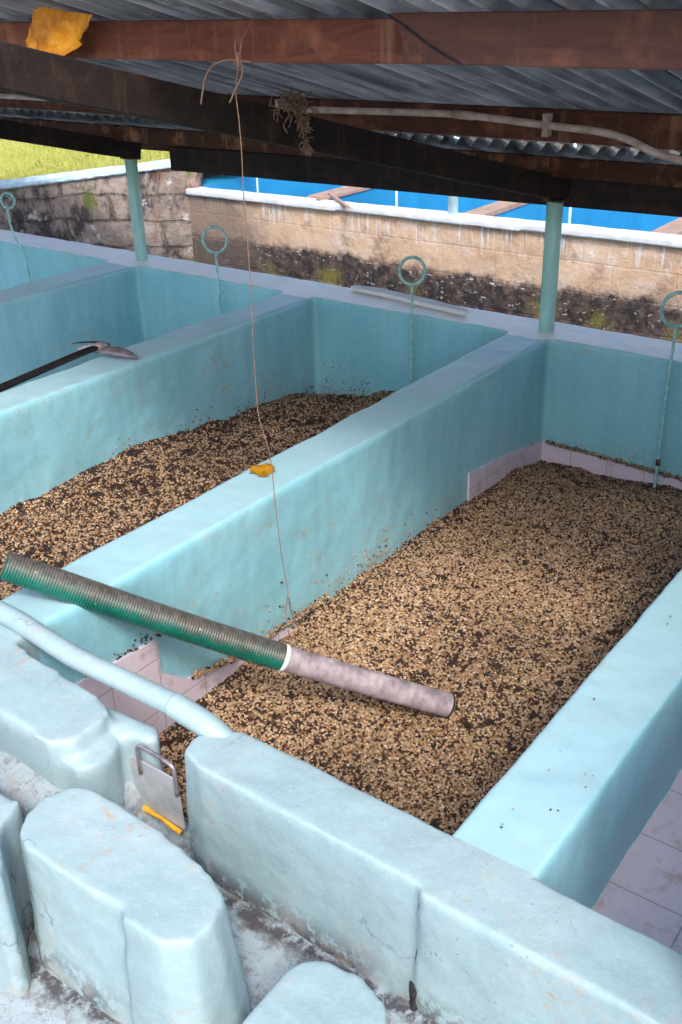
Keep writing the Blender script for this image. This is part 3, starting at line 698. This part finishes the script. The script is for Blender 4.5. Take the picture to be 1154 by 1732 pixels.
# dusty fibre nest caught on the conduit: many short strands
NEST = [(-2.205, 2.66, 1.300), (-2.20, 2.72, 1.285), (-2.20, 2.730, 1.245), (-2.195, 2.732, 1.205), (-2.195, 2.722, 1.157), (-2.195, 2.745, 1.140)]
def fibres():
    bm = bmesh.new(); rr = random.Random(5)
    path = [Vector(p) for p in NEST]
    for i in range(230):
        t = rr.random()**2.0*4.99; k = int(t); p = path[k].lerp(path[k+1], t-k)
        wdt = .042 if t < 1.6 else (.020 if t < 2.4 else .008)
        q = p+Vector((abs(rr.gauss(0, .010)), rr.gauss(0, wdt*.8), rr.gauss(0, wdt*.45))); L_ = .03 if t < 2 else .022
        d = Vector((rr.gauss(0, .6), rr.gauss(0, .25), -abs(rr.gauss(0, 1)))).normalized()*L_
        s = [q, q+d*.5+Vector((rr.gauss(0, .006), 0, rr.gauss(0, .006))), q+d]
        tube(bm, s, rr.uniform(.001, .0028), 5)
    return bm
link('fibre_nest', fibres(), 'cobweb', None, True, label='dusty brown fibre clump hanging from the conduit', category='nest')

# ------------------------------------------------------------------ string tied to the first beam
e = empty('hanging_string', (-1.9, 2.14, 1.5), label='thin tan string knotted on the front roof beam, hanging to the hose', category='string')
def string(name, pts, r=.0022, par=e, amp=.0):
    link(name, tube(bmesh.new(), smooth_path(pts, 6), r, 6), 'string', par, True)
string('strand', [(-1.872, 2.20, 1.553), (-1.876, 2.165, 1.548), (-1.896, 2.14, 1.506), (-1.905, 2.13, 1.472), (-1.902, 2.12, 1.445), (-1.92, 2.12, 1.38), (-1.916, 2.12, 1.309), (-1.914, 2.12, 1.221), (-1.917, 2.12, 1.115), (-1.914, 2.12, 1.005), (-1.913, 2.12, .841), (-1.917, 2.12, .72), (-1.918, 2.12, .595), (-1.914, 2.12, .476), (-1.880, 2.12, .361), (-1.870, 2.12, .204), (-1.864, 2.12, .102), (-1.851, 2.12, -.021), (-1.838, 2.12, -.104), (-1.851, 2.12, -.176), (-1.846, 2.12, -.265), (-1.846, 2.12, -.347)], .0014)
string('strand', [(-1.895, 2.13, 1.50), (-1.898, 2.12, 1.46), (-1.892, 2.118, 1.417), (-1.914, 2.115, 1.382), (-1.940, 2.115, 1.346)], .0024)
string('strand', [(-1.865, 2.125, 1.443), (-1.90, 2.12, 1.446), (-1.944, 2.12, 1.447), (-1.993, 2.12, 1.434), (-2.026, 2.12, 1.40), (-2.048, 2.12, 1.338)], .0026)
string('strand', [(-1.917, 2.13, 1.495), (-1.917, 2.125, 1.470), (-1.905, 2.12, 1.448)], .0028)
string('strand', [(-1.838, 2.12, -.125), (-1.855, 2.15, -.20), (-1.868, 2.19, -.28), (-1.863, 2.20, -.304)], .0018)  # doubled lower end; one of the two strands traces the string's shadow
link('knot', lumpy_tube([(-1.905, 2.118, 1.462), (-1.90, 2.112, 1.448), (-1.902, 2.118, 1.432)], .006, .003, 8, 4), 'string', e, True)

# yellow rag on the beam: crumpled cloth
def rag():
    out = [(-2.677, 1.572), (-2.612, 1.582), (-2.549, 1.566), (-2.438, 1.556), (-2.448, 1.528), (-2.462, 1.501), (-2.508, 1.47), (-2.575, 1.435), (-2.60, 1.45), (-2.629, 1.466), (-2.668, 1.456), (-2.70, 1.444), (-2.724, 1.426), (-2.729, 1.449), (-2.706, 1.478), (-2.715, 1.492), (-2.703, 1.505), (-2.716, 1.519), (-2.690, 1.54)]
    bm = bmesh.new(); vs = [bm.verts.new((a, 0, b)) for a, b in out]; bm.faces.new(vs)
    bmesh.ops.triangulate(bm, faces=bm.faces)
    for _ in range(5): bmesh.ops.subdivide_edges(bm, edges=[ed for ed in bm.edges if ed.calc_length() > .012], cuts=1)
    bmesh.ops.triangulate(bm, faces=bm.faces)
    for v in bm.verts:
        x, z = v.co.x, v.co.z; n1 = noise.noise(Vector((x*9, z*9, 1))); n2 = abs(noise.noise(Vector((x*16, z*16, 4)))); n3 = noise.noise(Vector((x*45, z*45, 4)))
        v.co.y = 2.150-.035*(1.58-z)/.15-.02+.040*n1-.045*n2+.006*n3
        v.co.x += .004*n3
    bmesh.ops.solidify(bm, geom=bm.faces[:], thickness=.0015); return bm
e = empty('yellow_rag', (-2.58, 2.13, 1.5), label='crumpled orange yellow rag pinned to the front roof beam', category='rag')
link('cloth', rag(), 'rag', e)
bm = slab_y([(-2.744, 1.563), (-2.735, 1.568), (-2.723, 1.56), (-2.726, 1.55), (-2.712, 1.538), (-2.735, 1.536), (-2.755, 1.541), (-2.750, 1.551)], 2.165, .004); link('torn_scrap', bm, 'rag', e)
# leaf
bm = bmesh.new(); lf = [(-2.300, 2.552), (-2.322, 2.560), (-2.340, 2.556), (-2.352, 2.575), (-2.363, 2.588), (-2.365, 2.612), (-2.346, 2.618), (-2.335, 2.634), (-2.312, 2.640), (-2.303, 2.620), (-2.283, 2.610), (-2.288, 2.585), (-2.278, 2.566)]
c = bm.verts.new((-2.345, 2.600, .022)); lv_ = [bm.verts.new((-2.345+(a+2.322)*1.25, 2.600+(b-2.596)*1.25, .012+.006*math.sin(i*2.1))) for i, (a, b) in enumerate(lf)]
for i in range(len(lv_)): bm.faces.new((c, lv_[i], lv_[(i+1) % len(lv_)]))
bmesh.ops.solidify(bm, geom=bm.faces[:], thickness=.0012)
link('fallen_leaf', bm, 'leaf', None, True, label='small yellow fallen leaf lying on the divider rim', category='leaf')

# ------------------------------------------------------------------ hoe on the divider
e = empty('garden_hoe', (-3.9, 3.15, .02), label='dark handled hoe with a worn steel blade resting on the divider rim', category='hoe')
hp = smooth_path([(-4.02, 2.05, -.055), (-3.985, 2.45, -.020), (-3.965, 2.80, .012), (-3.93, 3.12, .048), (-3.905, 3.22, .058)], 6)
link('handle', tube(bmesh.new(), hp, 0, 14, rfun=lambda i: .020-.004*i/len(hp)), 'handle', e, True)
def blade():
    bm = bmesh.new(); n, mq = 14, 6; V = []
    for i in range(n+1):
        t = i/n; cxx = -3.955+.235*t; cy = 3.195+.065*t; wv = .012+.052*math.sin(math.pi*min(1, t*.88+.10))**.7*(1 if t < .85 else (1-t)/.15*.6+.4); row = []
        for j in range(mq+1):
            s = j/mq*2-1
            row.append(bm.verts.new((cxx-.012*s, cy+wv*s*.8, .036+.028*math.sin(math.pi*t)*(1-.5*s*s)-.010*s*s-.014*t)))
        V.append(row)
    for i in range(n):
        for j in range(mq): bm.faces.new((V[i][j], V[i+1][j], V[i+1][j+1], V[i][j+1]))
    bmesh.ops.solidify(bm, geom=bm.faces[:], thickness=.003); return bm
link('blade', blade(), 'blade', e, True)
link('prong', tube(bmesh.new(), smooth_path([(-3.88, 3.23, .062), (-3.95, 3.215, .066), (-4.03, 3.18, .060), (-4.07, 3.155, .055)], 5), [.007-.0003*i for i in range(16)], 8), 'handle', e, True)
link('socket', tube(bmesh.new(), [(-3.96, 3.10, .046), (-3.915, 3.20, .056), (-3.89, 3.23, .056)], [.020, .022, .012], 12), 'blade', e, True)

# board on the rear rim
bo = [(-3.590, 4.86), (-3.592, 4.885), (-3.56, 4.905), (-3.425, 4.913), (-3.07, 4.873), (-2.781, 4.811), (-2.740, 4.79), (-2.735, 4.765), (-2.76, 4.742), (-3.054, 4.787), (-3.372, 4.838), (-3.56, 4.85)]
bm = poly_prism(bmesh.new(), bo, .006, .030); bmesh.ops.bevel(bm, geom=[ed for ed in bm.edges], offset=.004, segments=2, affect='EDGES')
link('wooden_board', bm, 'board', None, label='narrow worn whitish board lying on the rear rim', category='board')

# ------------------------------------------------------------------ walls behind
def rough_box(name, x0, x1, y0, y1, z0, z1, mat, parent, vox=.03, sm=2, amp=.015, amp2=.008, tilt=0, **pr):
    bm = box(bmesh.new(), x0, x1, y0, y1, z0, z1)
    for v in bm.verts:
        if v.co.z > 0: v.co.z += tilt*(v.co.x-x0)
    return link(name, plaster(bm, vox, sm, amp, amp2), mat, parent, True, **pr)
e = empty('retaining_wall', (-3, 6.3, -1.2), label='stained tan rendered wall with mouldy black foot behind the tanks', category='wall')
rough_box('wall_face', -6.32, 2.0, 6.21, 6.31, -1.3, .15, 'render', e, .025, tilt=.0085)
rough_box('coping', -6.22, 2.0, 6.175, 6.33, .130, .182, 'coping', e, .013, 3, .010, .004, .0085)
e = empty('stone_block_wall', (-6.6, 4.5, -1.2), label='grey stone block wall with mossy rusty corner below the lawn', category='wall')
DW = Vector((-7.62-(-6.24), 5.35-6.20, 0)).normalized(); NW = Vector((DW.y, -DW.x, 0)); NW = NW if NW.x < 0 else -NW
def askew(L0, L1, d0, d1, z0, z1, bm):
    o0 = Vector((-6.24, 6.20, 0)); p = [o0+DW*L0+NW*d0, o0+DW*L1+NW*d0, o0+DW*L1+NW*d1, o0+DW*L0+NW*d1]
    poly_prism(bm, [(a.x, a.y) for a in p], z0, z1); 
    for v in bm.verts[-8:] if hasattr(bm.verts, 'ensure_lookup_table') and not bm.verts.ensure_lookup_table() else []:
        if v.co.z > 0: v.co.z -= .115*(v.co.xy-o0.xy).length
    return bm
link('wall_face', plaster(askew(-.10, 5, 0, .25, -1.3, .40, bmesh.new()), .025, 2, .03, .012), 'blocks', e, True)
bm = askew(-.13, 5, -.03, .12, .383, .412, bmesh.new()); askew(-.13, 5, .10, .26, .36, .445, bm)
link('coping', plaster(bm, .013, 3, .010, .003), 'lchan', e, True)
# blue tanks beyond
e = empty('blue_tanks', (-3, 8, -1.2), label='second row of bright blue painted tanks beyond the tan wall', category='tank block')
bm = box(bmesh.new(), -6.2, 2.2, 6.335, 6.38, -1.3, .13); link('tank_wall', bm, 'blue', e)
bm = box(bmesh.new(), -6.5, -6.25, 6.385, 9.28, -1.3, .17); link('tank_wall', bm, 'blue', e)
bm = box(bmesh.new(), -6.5, 2.2, 9.3, 9.5, -1.3, .2); link('tank_wall', bm, 'blue', e)
link('tank_floor', box(bmesh.new(), -6.2, 2.2, 6.38, 9.3, -1.25, -.95), 'blue', e)
for x0 in (-5.01, -3.63, -2.30, -.90, .5):
    link('divider_wall', box(bmesh.new(), x0-.055, x0+.085, 6.38, 9.3, -1.2, .17), 'blue', e)
    link('divider_rim', box(bmesh.new(), x0-.065, x0+.095, 6.34, 9.35, .17, .20), 'blue_rim', e)
# poles above the coping
for (x, y, r, z1, nm) in ((-5.72, 6.5, .008, 1.2, 'thinnest white pole, farthest left above the tan wall'), (-4.36, 6.5, .010, 1.2, 'thin white pole between the crossed sticks and the white pipe post'), (-2.97, 6.5, .010, 1.2, 'thin white pole just right of the right mint post')):
    link('thin_pole', tube(bmesh.new(), [(x, y, -.9), (x, y, z1)], r, 10), 'pole', None, True, label=nm, category='pole', group='thin poles at the blue tanks')
link('pipe_post', tube(bmesh.new(), [(-3.735, 6.27, .17), (-3.735, 6.27, 1.25)], .035, 18), 'pole', None, True, label='thick white pipe post standing on the coping of the tan wall', category='post')
e = empty('crossed_sticks', (-4.7, 6.35, .24), label='two crossed brown sticks lying on the white coping', category='sticks')
link('stick', beam(bmesh.new(), (-4.92, 6.42, .225), (-4.50, 6.08, .215), .026, .022, 14, .003), 'blue_rim', e)
link('stick', beam(bmesh.new(), (-4.90, 6.24, .21), (-4.78, 6.95, .232), .03, .02, 14, .003), 'blue_rim', e)

bm = box(bmesh.new(), -3.4, 12, 9.6, 60, -.6, -.1); link('concrete_yard', bm, 'coping', None, kind='structure')
# lawn behind the stone wall
bm = bmesh.new(); n = 90
o0 = Vector((-6.0, 6.35, 0))
def lawn_z(d, l): return .42-.115*min(max(l, 0), 6)+.03*max(0, d-.8)
V = []
for i in range(n+1):
    row = []
    for j in range(n+1):
        d = .30+60*(i/n)**2; l = -.2+20*(j/n); q = o0+DW*l+NW*d; row.append(bm.verts.new((q.x, q.y, lawn_z(d, l)-.02)))
    V.append(row)
for i in range(n):
    for j in range(n): bm.faces.new((V[i][j], V[i+1][j], V[i+1][j+1], V[i][j+1]))
for v in bm.verts: v.co.z += .02*noise.noise(v.co*1.3)
link('lawn', bm, 'lawn', None, True, kind='structure')
def blades():
    n = 30000; d = .30+6*rng.random(n)**1.4; l = -.2+6*rng.random(n)
    x = o0.x+DW.x*l+NW.x*d; y = o0.y+DW.y*l+NW.y*d; z = .42-.115*np.clip(l, 0, 6)+.03*np.maximum(0, d-.8)-.03
    h = .03+.05*rng.random(n); a = rng.random(n)*6.283; wv = .006
    dx, dy = np.cos(a)*wv, np.sin(a)*wv; lx, ly = rng.normal(0, .02, n), rng.normal(0, .02, n)
    P = np.stack([np.stack([x-dx, y-dy, z], 1), np.stack([x+dx, y+dy, z], 1), np.stack([x+lx, y+ly, z+h], 1)], 1).reshape(-1, 3).astype('f')
    me = bpy.data.meshes.new('grass'); me.vertices.add(3*n); me.vertices.foreach_set('co', P.ravel())
    me.loops.add(3*n); me.loops.foreach_set('vertex_index', np.arange(3*n, dtype='i')); me.polygons.add(n); me.polygons.foreach_set('loop_start', (np.arange(n)*3).astype('i')); me.update(calc_edges=True)
    return me
link('grass', blades(), 'lawn', None, label='short sunlit yellow green grass beyond the stone wall', category='grass', kind='stuff')
